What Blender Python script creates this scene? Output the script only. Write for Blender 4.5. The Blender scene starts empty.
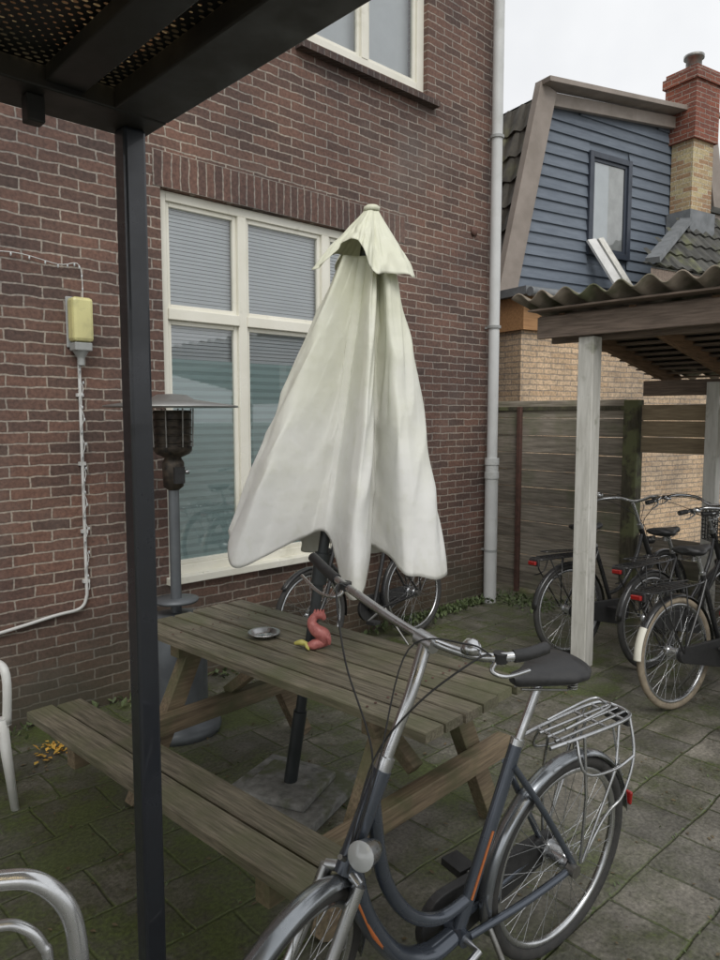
import bpy, math, random
from mathutils import Vector, Matrix, noise as mnoise
random.seed(7)
V=Vector
PI=math.pi
scene=bpy.context.scene
COL=scene.collection

# ------------------------------------------------------------------ helpers
def empty(name,M=None):
    e=bpy.data.objects.new(name,None); e.empty_display_size=0.2
    COL.objects.link(e)
    if M is not None: e.matrix_basis=M
    return e
def T(x,y,z): return Matrix.Translation((x,y,z))
def RZ(a): return Matrix.Rotation(math.radians(a),4,'Z')
def RX(a): return Matrix.Rotation(math.radians(a),4,'X')
def RY(a): return Matrix.Rotation(math.radians(a),4,'Y')
def catmull(pts,n=8,closed=False):
    P=[V(p) for p in pts]; out=[]; N=len(P)
    rng=N if closed else N-1
    for i in range(rng):
        if closed: a,b,c,d=P[(i-1)%N],P[i],P[(i+1)%N],P[(i+2)%N]
        else: a,b,c,d=P[max(i-1,0)],P[i],P[i+1],P[min(i+2,N-1)]
        for k in range(n):
            t=k/n
            out.append(0.5*((2*b)+(c-a)*t+(2*a-5*b+4*c-d)*t*t+(3*b-a-3*c+d)*t**3))
    if not closed: out.append(P[-1])
    return out

class MB:
    def __init__(s): s.v=[];s.f=[];s.m=[];s.s=[];s.mats=[];s.M=Matrix.Identity(4)
    def mi(s,m):
        if m not in s.mats: s.mats.append(m)
        return s.mats.index(m)
    def add(s,vs,fs,mat,smooth=False,M=None):
        o=len(s.v); A=s.M if M is None else s.M@M
        s.v+= [tuple(A@V(p)) for p in vs]
        k=s.mi(mat)
        for f in fs: s.f.append([o+i for i in f]); s.m.append(k); s.s.append(smooth)
    def box(s,p0,p1,mat,M=None):
        x0,y0,z0=p0;x1,y1,z1=p1
        vs=[(x0,y0,z0),(x1,y0,z0),(x1,y1,z0),(x0,y1,z0),(x0,y0,z1),(x1,y0,z1),(x1,y1,z1),(x0,y1,z1)]
        s.add(vs,[(0,3,2,1),(4,5,6,7),(0,1,5,4),(1,2,6,5),(2,3,7,6),(3,0,4,7)],mat,False,M)
    def beam(s,p0,p1,w,h,mat,up=(0,0,1)):
        p0=V(p0);p1=V(p1);d=(p1-p0);L=d.length;d.normalize();up=V(up)
        x=d.cross(up)
        if x.length<1e-4: x=d.cross(V((0,1,0)))
        x.normalize(); u=x.cross(d)
        vs=[]
        for P in (p0,p1):
            for a,b in ((-1,-1),(1,-1),(1,1),(-1,1)): vs.append(P+x*a*w/2+u*b*h/2)
        s.add(vs,[(0,3,2,1),(4,5,6,7),(0,1,5,4),(1,2,6,5),(2,3,7,6),(3,0,4,7)],mat)
    def tube(s,pts,r,mat,seg=10,sm=0,caps=True,closed=False,sy=1.0):
        P=[V(p) for p in pts]
        if sm: P=catmull(P,sm,closed)
        n=len(P)
        rr=r if isinstance(r,(list,tuple)) else None
        vs=[];prev=None
        for i,p in enumerate(P):
            if closed: t=P[(i+1)%n]-P[(i-1)%n]
            else: t=P[min(i+1,n-1)]-P[max(i-1,0)]
            if t.length<1e-9: t=V((0,0,1))
            t.normalize()
            if prev is None:
                a=V((0,0,1)) if abs(t.z)<.9 else V((1,0,0))
                nx=t.cross(a).normalized()
            else:
                nx=prev-t*prev.dot(t)
                if nx.length<1e-6: nx=t.cross(V((1,0,0)))
                nx.normalize()
            prev=nx; ny=t.cross(nx)
            if rr:
                q=i/(n-1)*(len(rr)-1); j=min(int(q),len(rr)-2); R=rr[j]+(rr[j+1]-rr[j])*(q-j)
            else: R=r
            for k in range(seg):
                a=2*PI*k/seg
                vs.append(p+nx*math.cos(a)*R+ny*math.sin(a)*R*sy)
        fs=[]
        for i in range(n if closed else n-1):
            for k in range(seg):
                a=i*seg+k;b=i*seg+(k+1)%seg;j=(i+1)%n
                fs.append((a,b,j*seg+(k+1)%seg,j*seg+k))
        s.add(vs,fs,mat,True)
        if caps and not closed:
            o=(n-1)*seg
            s.add(vs,[tuple(range(seg))[::-1],tuple(range(o,o+seg))],mat,False)
    def lathe(s,prof,mat,M=None,seg=24,smooth=True):
        vs=[];fs=[]
        for r,z in prof:
            for k in range(seg):
                a=2*PI*k/seg; vs.append((r*math.cos(a),r*math.sin(a),z))
        for i in range(len(prof)-1):
            for k in range(seg):
                fs.append((i*seg+k,i*seg+(k+1)%seg,(i+1)*seg+(k+1)%seg,(i+1)*seg+k))
        s.add(vs,fs,mat,smooth,M)
    def ring(s,R,r,mat,M=None,seg=48,ss=8):
        pts=[(R*math.cos(2*PI*k/seg),0,R*math.sin(2*PI*k/seg)) for k in range(seg)]
        old=s.M
        if M is not None: s.M=s.M@M
        s.tube(pts,r,mat,ss,closed=True); s.M=old
    def grid(s,rows,mat,smooth=True,closed=False,M=None):
        n=len(rows[0]);vs=[p for r in rows for p in r];fs=[]
        for i in range(len(rows)-1):
            for k in range(n if closed else n-1):
                fs.append((i*n+k,i*n+(k+1)%n,(i+1)*n+(k+1)%n,(i+1)*n+k))
        s.add(vs,fs,mat,smooth,M)
    def obj(s,name,parent=None,bevel=0,solid=0,recalc=True):
        me=bpy.data.meshes.new(name); me.from_pydata(s.v,[],s.f)
        for m in s.mats: me.materials.append(m)
        me.polygons.foreach_set('material_index',s.m)
        me.polygons.foreach_set('use_smooth',s.s)
        me.update()
        if recalc:
            import bmesh
            bm=bmesh.new(); bm.from_mesh(me); bmesh.ops.recalc_face_normals(bm,faces=bm.faces); bm.to_mesh(me); bm.free()
        o=bpy.data.objects.new(name,me); COL.objects.link(o)
        if parent: o.parent=parent
        if solid:
            m=o.modifiers.new('s','SOLIDIFY'); m.thickness=solid
        if bevel:
            m=o.modifiers.new('b','BEVEL'); m.width=bevel; m.segments=2; m.limit_method='ANGLE'
        return o

# ------------------------------------------------------------------ materials
def nt(name):
    m=bpy.data.materials.new(name); m.use_nodes=True
    t=m.node_tree; t.nodes.clear()
    o=t.nodes.new('ShaderNodeOutputMaterial'); b=t.nodes.new('ShaderNodeBsdfPrincipled')
    t.links.new(b.outputs[0],o.inputs[0]); return m,t,b,o
def C(c): return (c[0],c[1],c[2],1)
def mixrgb(t,fac,a,b,mode='MIX'):
    n=t.nodes.new('ShaderNodeMix'); n.data_type='RGBA'; n.blend_type=mode
    for i,x in ((0,fac),(6,a),(7,b)):
        if isinstance(x,(int,float)): n.inputs[i].default_value=x
        elif isinstance(x,tuple): n.inputs[i].default_value=C(x)
        else: t.links.new(x,n.inputs[i])
    return n.outputs[2]
def noise(t,vec,scale,detail=4,rough=.6):
    n=t.nodes.new('ShaderNodeTexNoise'); n.inputs['Scale'].default_value=scale
    n.inputs['Detail'].default_value=detail; n.inputs['Roughness'].default_value=rough
    if vec: t.links.new(vec,n.inputs['Vector'])
    return n.outputs[0]
def rng(t,x,a,b,c=0,d=1):
    n=t.nodes.new('ShaderNodeMapRange'); t.links.new(x,n.inputs[0])
    for i,q in enumerate((a,b,c,d)): n.inputs[i+1].default_value=q
    return n.outputs[0]
def mth(t,op,a,b=0):
    n=t.nodes.new('ShaderNodeMath'); n.operation=op
    for i,x in enumerate((a,b)):
        if isinstance(x,(int,float)): n.inputs[i].default_value=x
        else: t.links.new(x,n.inputs[i])
    return n.outputs[0]
def bump(t,b,h,strength,dist=.01):
    n=t.nodes.new('ShaderNodeBump'); n.inputs['Strength'].default_value=strength; n.inputs['Distance'].default_value=dist
    t.links.new(h,n.inputs['Height']); t.links.new(n.outputs[0],b.inputs['Normal'])
def mk(name,c1,c2=None,scale=6,stretch=(1,1,1),rough=.7,bmp=.2,metal=0,c3=None,s3=2,t3=(.5,.65),island=0,coat=0,bd=.005):
    m,t,b,o=nt(name)
    if c2 is None: c2=tuple(x*.8 for x in c1)
    tc=t.nodes.new('ShaderNodeTexCoord'); mp=t.nodes.new('ShaderNodeMapping'); mp.inputs['Scale'].default_value=stretch
    t.links.new(tc.outputs['Object'],mp.inputs[0])
    vec=mp.outputs[0]
    if island:
        g=t.nodes.new('ShaderNodeNewGeometry')
        ad=t.nodes.new('ShaderNodeVectorMath'); ad.operation='ADD'
        cb=t.nodes.new('ShaderNodeCombineXYZ'); r=mth(t,'MULTIPLY',g.outputs['Random Per Island'],37.)
        for i in range(3): t.links.new(r,cb.inputs[i])
        t.links.new(mp.outputs[0],ad.inputs[0]); t.links.new(cb.outputs[0],ad.inputs[1]); vec=ad.outputs[0]
    n=noise(t,vec,scale)
    col=mixrgb(t,rng(t,n,.35,.65),c1,c2)
    if c3:
        n3=noise(t,tc.outputs['Object'],s3)
        col=mixrgb(t,rng(t,n3,*t3),col,c3)
    if island:
        col=mixrgb(t,1.0,col,mth(t,'ADD',rng(t,g.outputs['Random Per Island'],0,1,1-island,1+island),0),'MULTIPLY')
    t.links.new(col,b.inputs['Base Color'])
    t.links.new(rng(t,n,.3,.7,max(rough-.12,.03),min(rough+.12,1)),b.inputs['Roughness'])
    b.inputs['Metallic'].default_value=metal
    if coat: b.inputs['Coat Weight'].default_value=coat
    if bmp>.08: bump(t,b,n,bmp,bd)
    return m
def brickmat(name,c1,c2,cm,bw=.22,bh=.0625,ms=.0055,soldier=None,rough=.85,grime=True):
    m,t,b,o=nt(name)
    tc=t.nodes.new('ShaderNodeTexCoord'); sp=t.nodes.new('ShaderNodeSeparateXYZ'); t.links.new(tc.outputs['Object'],sp.inputs[0])
    u=mth(t,'ADD',sp.outputs[0],sp.outputs[1]); w=sp.outputs[2]
    wn=noise(t,tc.outputs['Object'],9,2)
    off=rng(t,wn,.3,.7,-.005,.005)
    cb=t.nodes.new('ShaderNodeCombineXYZ')
    if soldier is not None:
        t.links.new(mth(t,'SUBTRACT',w,soldier),cb.inputs[0]); t.links.new(mth(t,'ADD',u,off),cb.inputs[1])
    else:
        t.links.new(mth(t,'ADD',u,off),cb.inputs[0]); t.links.new(mth(t,'ADD',w,off),cb.inputs[1])
    br=t.nodes.new('ShaderNodeTexBrick'); t.links.new(cb.outputs[0],br.inputs[0])
    br.inputs['Scale'].default_value=1; br.inputs['Mortar Size'].default_value=ms; br.inputs['Mortar Smooth'].default_value=.25
    br.inputs['Brick Width'].default_value=bw; br.inputs['Row Height'].default_value=bh; br.inputs['Bias'].default_value=-.1
    br.offset=0 if soldier is not None else .5
    br.inputs['Color1'].default_value=C(c1); br.inputs['Color2'].default_value=C(c2); br.inputs['Mortar'].default_value=C(cm)
    n1=noise(t,tc.outputs['Object'],1.3,4); n2=noise(t,tc.outputs['Object'],45,3)
    col=mixrgb(t,1.,br.outputs[0],mixrgb(t,rng(t,n1,.35,.65),(.72,.74,.77),(1.18,1.14,1.08)),'MULTIPLY')
    col=mixrgb(t,1.,col,mixrgb(t,rng(t,n2,.3,.7),(.66,.66,.66),(1.32,1.29,1.26)),'MULTIPLY')
    if grime:
        n5=noise(t,tc.outputs['Object'],.55,5,.7)
        col=mixrgb(t,rng(t,n5,.52,.72,0,.30),col,(.30,.27,.24))
        col=mixrgb(t,rng(t,mth(t,'ADD',w,mth(t,'MULTIPLY',n1,.5)),.35,.95,.65,0),col,(.065,.065,.04))
    t.links.new(col,b.inputs['Base Color']); b.inputs['Roughness'].default_value=rough
    h=mth(t,'ADD',mth(t,'MULTIPLY',br.outputs['Fac'],-1.),mth(t,'MULTIPLY',n2,.5))
    bump(t,b,h,.8,.006)
    return m

M_brick=brickmat('house_brick',(.158,.090,.070),(.080,.054,.047),(.31,.275,.24))
M_sold=brickmat('soldier_brick',(.14,.080,.064),(.085,.054,.047),(.28,.25,.22),soldier=3.195)
M_rowl=brickmat('rowlock_brick',(.09,.06,.05),(.06,.042,.04),(.15,.13,.12),soldier=4.2)
M_ybrick=brickmat('yellow_brick',(.56,.43,.30),(.44,.32,.21),(.30,.255,.21),ms=.007,grime=False)
M_cbrick=brickmat('chimney_brick',(.30,.10,.06),(.19,.065,.045),(.36,.31,.26),grime=False)
M_cbrick2=brickmat('chimney_brick_lower',(.46,.40,.24),(.30,.17,.10),(.5,.47,.38),grime=False)
M_white=mk('window_paint',(.80,.78,.69),(.72,.70,.60),scale=3,rough=.35,bmp=.03,c3=(.55,.53,.43),s3=5,t3=(.62,.8))
M_wpost=mk('white_post_paint',(.70,.69,.64),(.54,.53,.48),scale=4,stretch=(8,8,1),rough=.6,bmp=.3,c3=(.32,.32,.25),s3=7,t3=(.58,.75))
M_pvc=mk('downpipe_grey',(.60,.61,.60),(.50,.51,.50),scale=2,rough=.5,bmp=.04,c3=(.38,.39,.35),s3=3,t3=(.55,.8))
M_slat=mk('blind_slat',(.84,.87,.89),(.78,.81,.83),rough=.5,bmp=0)
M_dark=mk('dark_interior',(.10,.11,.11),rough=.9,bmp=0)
M_black=mk('black_steel_paint',(.024,.028,.037),(.017,.020,.026),scale=9,rough=.34,bmp=.06,coat=.3)
M_canopy=mk('canopy_black',(.014,.014,.014),(.022,.020,.018),scale=9,rough=.55,bmp=.1)
M_rubber=mk('tyre_rubber',(.030,.030,.029),(.05,.048,.044),scale=30,rough=.8,bmp=.3)
M_tanrub=mk('tan_tyre',(.30,.25,.18),(.20,.165,.12),scale=20,rough=.8,bmp=.2)
M_plastic=mk('black_plastic',(.022,.022,.023),(.04,.04,.04),scale=40,rough=.5,bmp=.15)
M_chrome=mk('aluminium',(.66,.67,.68),(.5,.51,.52),scale=14,rough=.28,bmp=.03,metal=1)
M_galv=mk('galvanised_tube',(.72,.73,.74),(.56,.57,.58),scale=10,rough=.25,bmp=.02,metal=.75,coat=.3)
M_dull=mk('dull_steel',(.38,.38,.37),(.25,.24,.22),scale=14,rough=.45,bmp=.05,metal=1)
M_frame=mk('bike_grey_paint',(.085,.10,.125),(.065,.078,.10),scale=5,rough=.26,bmp=.02,metal=.4,coat=.5)
M_ffend=mk('bike_silver_mudguard',(.34,.36,.38),(.24,.26,.28),scale=6,rough=.25,bmp=.02,metal=.8,coat=.4)
M_fblack=mk('bike_black_paint',(.014,.014,.015),(.024,.024,.024),scale=5,rough=.3,bmp=.02,coat=.4)
M_orange=mk('orange_decal',(.62,.20,.06),(.55,.16,.05),rough=.4,bmp=0)
M_red=mk('red_reflector',(.35,.018,.014),(.25,.01,.01),rough=.25,bmp=0,coat=.5)
M_lens=mk('lamp_lens',(.55,.57,.57),(.40,.42,.42),rough=.12,bmp=0,coat=.6)
M_table=mk('mossy_planks',(.250,.220,.160),(.095,.083,.058),scale=6,stretch=(16,1,16),rough=.55,bmp=.7,c3=(.125,.126,.070),s3=4,t3=(.44,.66),island=.25)
M_tablex=mk('frame_timber',(.27,.205,.13),(.14,.105,.068),scale=5,stretch=(1,14,14),rough=.7,bmp=.4,c3=(.12,.12,.06),s3=4,t3=(.45,.65),island=.15)
M_fence=mk('fence_boards',(.34,.30,.245),(.17,.15,.12),scale=4,stretch=(14,1,14),rough=.85,bmp=.6,c3=(.17,.175,.11),s3=2,t3=(.5,.7),island=.3)
M_fence2=mk('fence_boards_tan',(.40,.32,.21),(.26,.205,.135),scale=5,stretch=(14,1,14),rough=.85,bmp=.4,island=.2)
M_fpost=mk('mossy_post',(.10,.09,.06),(.06,.055,.038),scale=7,stretch=(6,6,1),rough=.9,bmp=.6,c3=(.15,.16,.08),s3=5,t3=(.5,.6))
M_fascia=mk('fascia_board',(.25,.19,.15),(.14,.108,.085),scale=5,stretch=(14,1,14),rough=.75,bmp=.3,island=.15)
M_rafter=mk('rafters',(.27,.165,.095),(.15,.095,.055),scale=5,stretch=(1,14,14),rough=.8,bmp=.3,island=.2)
M_ply=mk('orange_timber',(.48,.26,.11),(.34,.18,.08),scale=4,stretch=(1,10,10),rough=.7,bmp=.2)
M_corr=mk('corrugated_sheet',(.20,.165,.125),(.29,.25,.20),scale=7,rough=.9,bmp=.4,c3=(.09,.095,.05),s3=3,t3=(.48,.62))
M_tile=mk('roof_pantiles',(.105,.095,.075),(.065,.060,.052),scale=6,rough=.75,bmp=.4,c3=(.15,.15,.08),s3=2.5,t3=(.5,.7),island=.3)
M_tile2=mk('roof_pantiles_moss',(.075,.073,.062),(.048,.048,.044),scale=6,rough=.8,bmp=.4,c3=(.12,.125,.065),s3=3,t3=(.52,.7),island=.2)
M_clap=mk('blue_grey_cladding',(.150,.178,.215),(.122,.146,.18),scale=4,stretch=(1,6,6),rough=.6,bmp=.1,island=.06)
M_barge=mk('taupe_bargeboard',(.30,.255,.22),(.24,.205,.175),scale=4,rough=.6,bmp=.1)
M_lead=mk('lead_flashing',(.20,.21,.22),(.13,.14,.145),scale=6,rough=.6,bmp=.1)
M_winframe=mk('slate_window_frame',(.045,.055,.075),rough=.4,bmp=0)
M_pole=mk('umbrella_pole_paint',(.025,.03,.032),(.035,.04,.042),rough=.45,bmp=.05)
M_conc=mk('concrete_slab',(.26,.26,.245),(.15,.15,.14),scale=20,rough=.85,bmp=.4,c3=(.11,.12,.07),s3=6,t3=(.52,.65))
M_heat=mk('heater_grey',(.15,.165,.175),(.11,.12,.13),scale=5,rough=.45,bmp=.05,metal=.3)
M_heatd=mk('heater_burner',(.04,.037,.034),(.11,.09,.07),scale=30,rough=.5,bmp=.2,metal=.7)
M_hat=mk('heater_reflector',(.42,.42,.41),(.30,.30,.29),scale=5,rough=.4,bmp=.05,metal=.8)
M_lampy=mk('yellow_lamp_cover',(.64,.60,.28),(.54,.50,.24),scale=4,rough=.35,bmp=.03,c3=(.38,.36,.18),s3=9,t3=(.5,.8))
M_lampg=mk('lamp_base_grey',(.35,.36,.35),rough=.5,bmp=0)
M_wire=mk('white_conduit',(.62,.62,.60),(.5,.5,.48),rough=.5,bmp=0)
M_pink=mk('pink_rubber',(.50,.18,.16),(.32,.09,.08),scale=30,rough=.5,bmp=.5)
M_yel=mk('yellow_rubber',(.52,.48,.14),(.42,.38,.08),rough=.5,bmp=.1)
M_chair=mk('white_plastic',(.74,.74,.71),(.64,.64,.60),rough=.4,bmp=.03)
M_petal=mk('orange_petals',(.60,.30,.05),(.62,.42,.08),scale=20,rough=.6,bmp=0,island=.3)
M_leaf=mk('weed_leaves',(.085,.12,.045),(.11,.14,.06),scale=20,rough=.6,bmp=0,island=.35)
M_litter=mk('leaf_litter',(.16,.12,.06),(.10,.08,.05),scale=20,rough=.8,bmp=0,island=.4)
M_rust=mk('rusty_iron',(.13,.065,.05),(.08,.045,.035),scale=20,rough=.8,bmp=.3)
M_render=mk('white_render',(.7,.7,.68),rough=.8,bmp=0)

def glassmat(name,tint=(.97,.99,.99),base=.13):
    m=bpy.data.materials.new(name); m.use_nodes=True; t=m.node_tree; t.nodes.clear()
    o=t.nodes.new('ShaderNodeOutputMaterial'); a=t.nodes.new('ShaderNodeBsdfTransparent'); g=t.nodes.new('ShaderNodeBsdfGlossy'); x=t.nodes.new('ShaderNodeMixShader')
    a.inputs[0].default_value=C(tint); g.inputs['Roughness'].default_value=.02
    f=t.nodes.new('ShaderNodeLayerWeight'); f.inputs[0].default_value=.3
    t.links.new(rng(t,f.outputs['Fresnel'],0,1,base,1),x.inputs[0])
    t.links.new(a.outputs[0],x.inputs[1]); t.links.new(g.outputs[0],x.inputs[2]); t.links.new(x.outputs[0],o.inputs[0])
    return m
M_glass=glassmat('window_glass')
m,t,b,o=nt('frosted_film'); M_film=m
b.inputs['Base Color'].default_value=(.62,.78,.77,1); b.inputs['Roughness'].default_value=.4
tr=t.nodes.new('ShaderNodeBsdfTransparent'); tr.inputs[0].default_value=(.9,.97,.96,1); x=t.nodes.new('ShaderNodeMixShader')
tc=t.nodes.new('ShaderNodeTexCoord'); sp=t.nodes.new('ShaderNodeSeparateXYZ'); t.links.new(tc.outputs['Object'],sp.inputs[0])
fr=mth(t,'FRACT',mth(t,'MULTIPLY',sp.outputs[2],19.))
t.links.new(rng(t,fr,.40,.5,.62,.88),x.inputs[0])
t.links.new(tr.outputs[0],x.inputs[1]); t.links.new(b.outputs[0],x.inputs[2]); t.links.new(x.outputs[0],o.inputs[0])

m,t,b,o=nt('umbrella_fabric'); M_fab=m
tc=t.nodes.new('ShaderNodeTexCoord'); sp=t.nodes.new('ShaderNodeSeparateXYZ'); t.links.new(tc.outputs['Object'],sp.inputs[0])
n1=noise(t,tc.outputs['Object'],2.5,4); n2=noise(t,tc.outputs['Object'],14,4)
zz=mth(t,'ADD',sp.outputs[2],mth(t,'MULTIPLY',n1,1.4))
col=mixrgb(t,rng(t,zz,2.1,3.4),(.86,.86,.83),(.77,.775,.60))
col=mixrgb(t,rng(t,n2,.55,.78,0,.3),col,(.62,.63,.48))
col=mixrgb(t,rng(t,mth(t,'ADD',sp.outputs[2],mth(t,'MULTIPLY',n2,.25)),1.16,1.32,.45,0),col,(.48,.47,.35))
t.links.new(col,b.inputs['Base Color']); b.inputs['Roughness'].default_value=.55
n3=noise(t,tc.outputs['Object'],7,3,.5); bump(t,b,n3,.35,.03)
tl=t.nodes.new('ShaderNodeBsdfTranslucent'); t.links.new(col,tl.inputs[0]); x=t.nodes.new('ShaderNodeMixShader'); x.inputs[0].default_value=.2
t.links.new(b.outputs[0],x.inputs[1]); t.links.new(tl.outputs[0],x.inputs[2]); t.links.new(x.outputs[0],o.inputs[0])

m,t,b,o=nt('perforated_panel'); M_perf=m
b.inputs['Base Color'].default_value=(.014,.014,.013,1); b.inputs['Roughness'].default_value=.5
tc=t.nodes.new('ShaderNodeTexCoord'); mp=t.nodes.new('ShaderNodeMapping'); mp.inputs['Scale'].default_value=(42,60,1); t.links.new(tc.outputs['Object'],mp.inputs[0])
sp=t.nodes.new('ShaderNodeSeparateXYZ'); t.links.new(mp.outputs[0],sp.inputs[0])
row=mth(t,'FLOOR',sp.outputs[1]); sh=mth(t,'MULTIPLY',mth(t,'MODULO',row,2.),.5)
fx=mth(t,'SUBTRACT',mth(t,'FRACT',mth(t,'ADD',sp.outputs[0],sh)),.5); fy=mth(t,'SUBTRACT',mth(t,'FRACT',sp.outputs[1]),.5)
d=mth(t,'SQRT',mth(t,'ADD',mth(t,'MULTIPLY',fx,fx),mth(t,'MULTIPLY',fy,fy)))
nn=noise(t,tc.outputs['Object'],6,2)
hole=mth(t,'LESS_THAN',d,rng(t,nn,.35,.65,.12,.34))
tr=t.nodes.new('ShaderNodeBsdfTransparent'); tr.inputs[0].default_value=(.50,.40,.23,1); x=t.nodes.new('ShaderNodeMixShader')
t.links.new(hole,x.inputs[0]); t.links.new(b.outputs[0],x.inputs[1]); t.links.new(tr.outputs[0],x.inputs[2]); t.links.new(x.outputs[0],o.inputs[0])

# pavement
m,t,b,o=nt('paving'); M_pave=m
tc=t.nodes.new('ShaderNodeTexCoord'); V0=tc.outputs['Object']
wob=noise(t,V0,3,2)
av=t.nodes.new('ShaderNodeVectorMath'); av.operation='ADD'; cbn=t.nodes.new('ShaderNodeCombineXYZ')
t.links.new(rng(t,wob,.3,.7,-.008,.008),cbn.inputs[0]); t.links.new(rng(t,wob,.3,.7,.008,-.008),cbn.inputs[1]); t.links.new(V0,av.inputs[0]); t.links.new(cbn.outputs[0],av.inputs[1])
br=t.nodes.new('ShaderNodeTexBrick'); t.links.new(av.outputs[0],br.inputs[0])
br.inputs['Scale'].default_value=1; br.inputs['Mortar Size'].default_value=.009; br.inputs['Mortar Smooth'].default_value=.9
br.inputs['Brick Width'].default_value=.3; br.inputs['Row Height'].default_value=.3; br.inputs['Bias'].default_value=0
br.inputs['Color1'].default_value=(.200,.188,.162,1); br.inputs['Color2'].default_value=(.118,.114,.100,1); br.inputs['Mortar'].default_value=(.055,.062,.032,1)
a1=noise(t,V0,.9,4); a2=noise(t,V0,5,5); a3=noise(t,V0,60,3); a4=noise(t,V0,1.7,7,.75)
sxy=t.nodes.new('ShaderNodeSeparateXYZ'); t.links.new(V0,sxy.inputs[0])
near=mth(t,'ADD',rng(t,sxy.outputs[1],-4.0,-.8,-.03,.07),rng(t,sxy.outputs[0],-5,-2,.05,0))
mo=mth(t,'ADD',mth(t,'ADD',a4,near),mth(t,'MULTIPLY',br.outputs['Fac'],.10))
col=mixrgb(t,1.,br.outputs[0],mixrgb(t,rng(t,a2,.3,.7),(.55,.55,.53),(1.4,1.37,1.33)),'MULTIPLY')
col=mixrgb(t,rng(t,mo,.46,.60,0,.85),col,(.075,.082,.042))
col=mixrgb(t,rng(t,mth(t,'ADD',mo,mth(t,'MULTIPLY',a3,.15)),.65,.74,0,.85),col,(.088,.112,.034))
col=mixrgb(t,rng(t,a1,.5,.7,0,.3),col,(.19,.18,.155))
col=mixrgb(t,1.,col,mixrgb(t,rng(t,a3,.3,.7),(.62,.62,.62),(1.38,1.38,1.38)),'MULTIPLY')
t.links.new(col,b.inputs['Base Color'])
t.links.new(rng(t,mth(t,'ADD',a1,mth(t,'MULTIPLY',a2,.4)),.55,.85,.28,.75),b.inputs['Roughness'])
h=mth(t,'ADD',mth(t,'MULTIPLY',br.outputs['Fac'],-1.),mth(t,'ADD',mth(t,'MULTIPLY',a3,.4),mth(t,'MULTIPLY',a4,1.4)))
bump(t,b,h,.7,.010)

# ------------------------------------------------------------------ ground
mb=MB(); mb.add([(-150,-150,0),(150,-150,0),(150,150,0),(-150,150,0)],[(0,1,2,3)],M_pave)
mb.obj('ground',recalc=False)

# ------------------------------------------------------------------ brick house
H=empty('brick_house')
X0,X1=-9.5,-.08; ZT=6.6
ops=[(-3.45,-1.44,.71,3.195),(-2.31,-.98,4.46,6.05)]
xs=sorted({X0,X1,*[o_[0] for o_ in ops],*[o_[1] for o_ in ops]}); zs=sorted({-.05,ZT,*[o_[2] for o_ in ops],*[o_[3] for o_ in ops]})
mb=MB()
for i in range(len(xs)-1):
    for j in range(len(zs)-1):
        cx=(xs[i]+xs[i+1])/2; cz=(zs[j]+zs[j+1])/2
        if any(a<cx<b_ and c<cz<d_ for a,b_,c,d_ in ops): continue
        mb.add([(xs[i],0,zs[j]),(xs[i+1],0,zs[j]),(xs[i+1],0,zs[j+1]),(xs[i],0,zs[j+1])],[(0,1,2,3)],M_brick)
for a,b_,c,d_ in ops:
    D=.12
    mb.add([(a,0,c),(a,D,c),(a,D,d_),(a,0,d_)],[(0,1,2,3)],M_brick)
    mb.add([(b_,0,c),(b_,D,c),(b_,D,d_),(b_,0,d_)],[(0,1,2,3)],M_brick)
    mb.add([(a,0,c),(b_,0,c),(b_,D,c),(a,D,c)],[(0,1,2,3)],M_brick)
    mb.add([(a,0,d_),(b_,0,d_),(b_,D,d_),(a,D,d_)],[(0,1,2,3)],M_brick)
mb.add([(X1,0,-.05),(X1,8,-.05),(X1,8,ZT),(X1,0,ZT)],[(0,1,2,3)],M_brick)
mb.add([(X0,0,-.05),(X0,8,-.05),(X0,8,ZT),(X0,0,ZT)],[(0,1,2,3)],M_brick)
mb.add([(X0,8,-.05),(X1,8,-.05),(X1,8,ZT),(X0,8,ZT)],[(0,1,2,3)],M_brick)
mb.obj('walls',H,recalc=False)
mb=MB(); mb.box((-3.5,-.004,3.197),(-1.25,.05,3.415),M_sold); mb.obj('soldier_lintel',H)
mb=MB()
mb.add([(-2.38,-.075,4.36),(-.90,-.075,4.36),(-.90,-.075,4.405),(-2.38,-.075,4.405),(-2.38,.1,4.36),(-.90,.1,4.36),(-.90,.1,4.458),(-2.38,.1,4.458)],
  [(0,1,2,3),(3,2,6,7),(0,4,5,1),(0,3,7,4),(1,5,6,2)],M_rowl)
mb.obj('brick_sill',H)
mb=MB()
mb.add([(X0-.2,-.35,ZT),(X1+.1,-.35,ZT),(X1+.1,4,ZT+3.2),(X0-.2,4,ZT+3.2)],[(0,1,2,3)],M_tile)
mb.add([(X0-.2,8.35,ZT),(X1+.1,8.35,ZT),(X1+.1,4,ZT+3.2),(X0-.2,4,ZT+3.2)],[(0,1,2,3)],M_tile)
mb.add([(X1,0,ZT),(X1,8,ZT),(X1,4,ZT+2.95)],[(0,1,2)],M_brick); mb.add([(X0,0,ZT),(X0,8,ZT),(X0,4,ZT+2.95)],[(0,1,2)],M_brick)
mb.box((X0-.2,-.45,ZT-.12),(X1+.1,-.001,ZT-.005),M_white)
mb.obj('roof',H)

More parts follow.
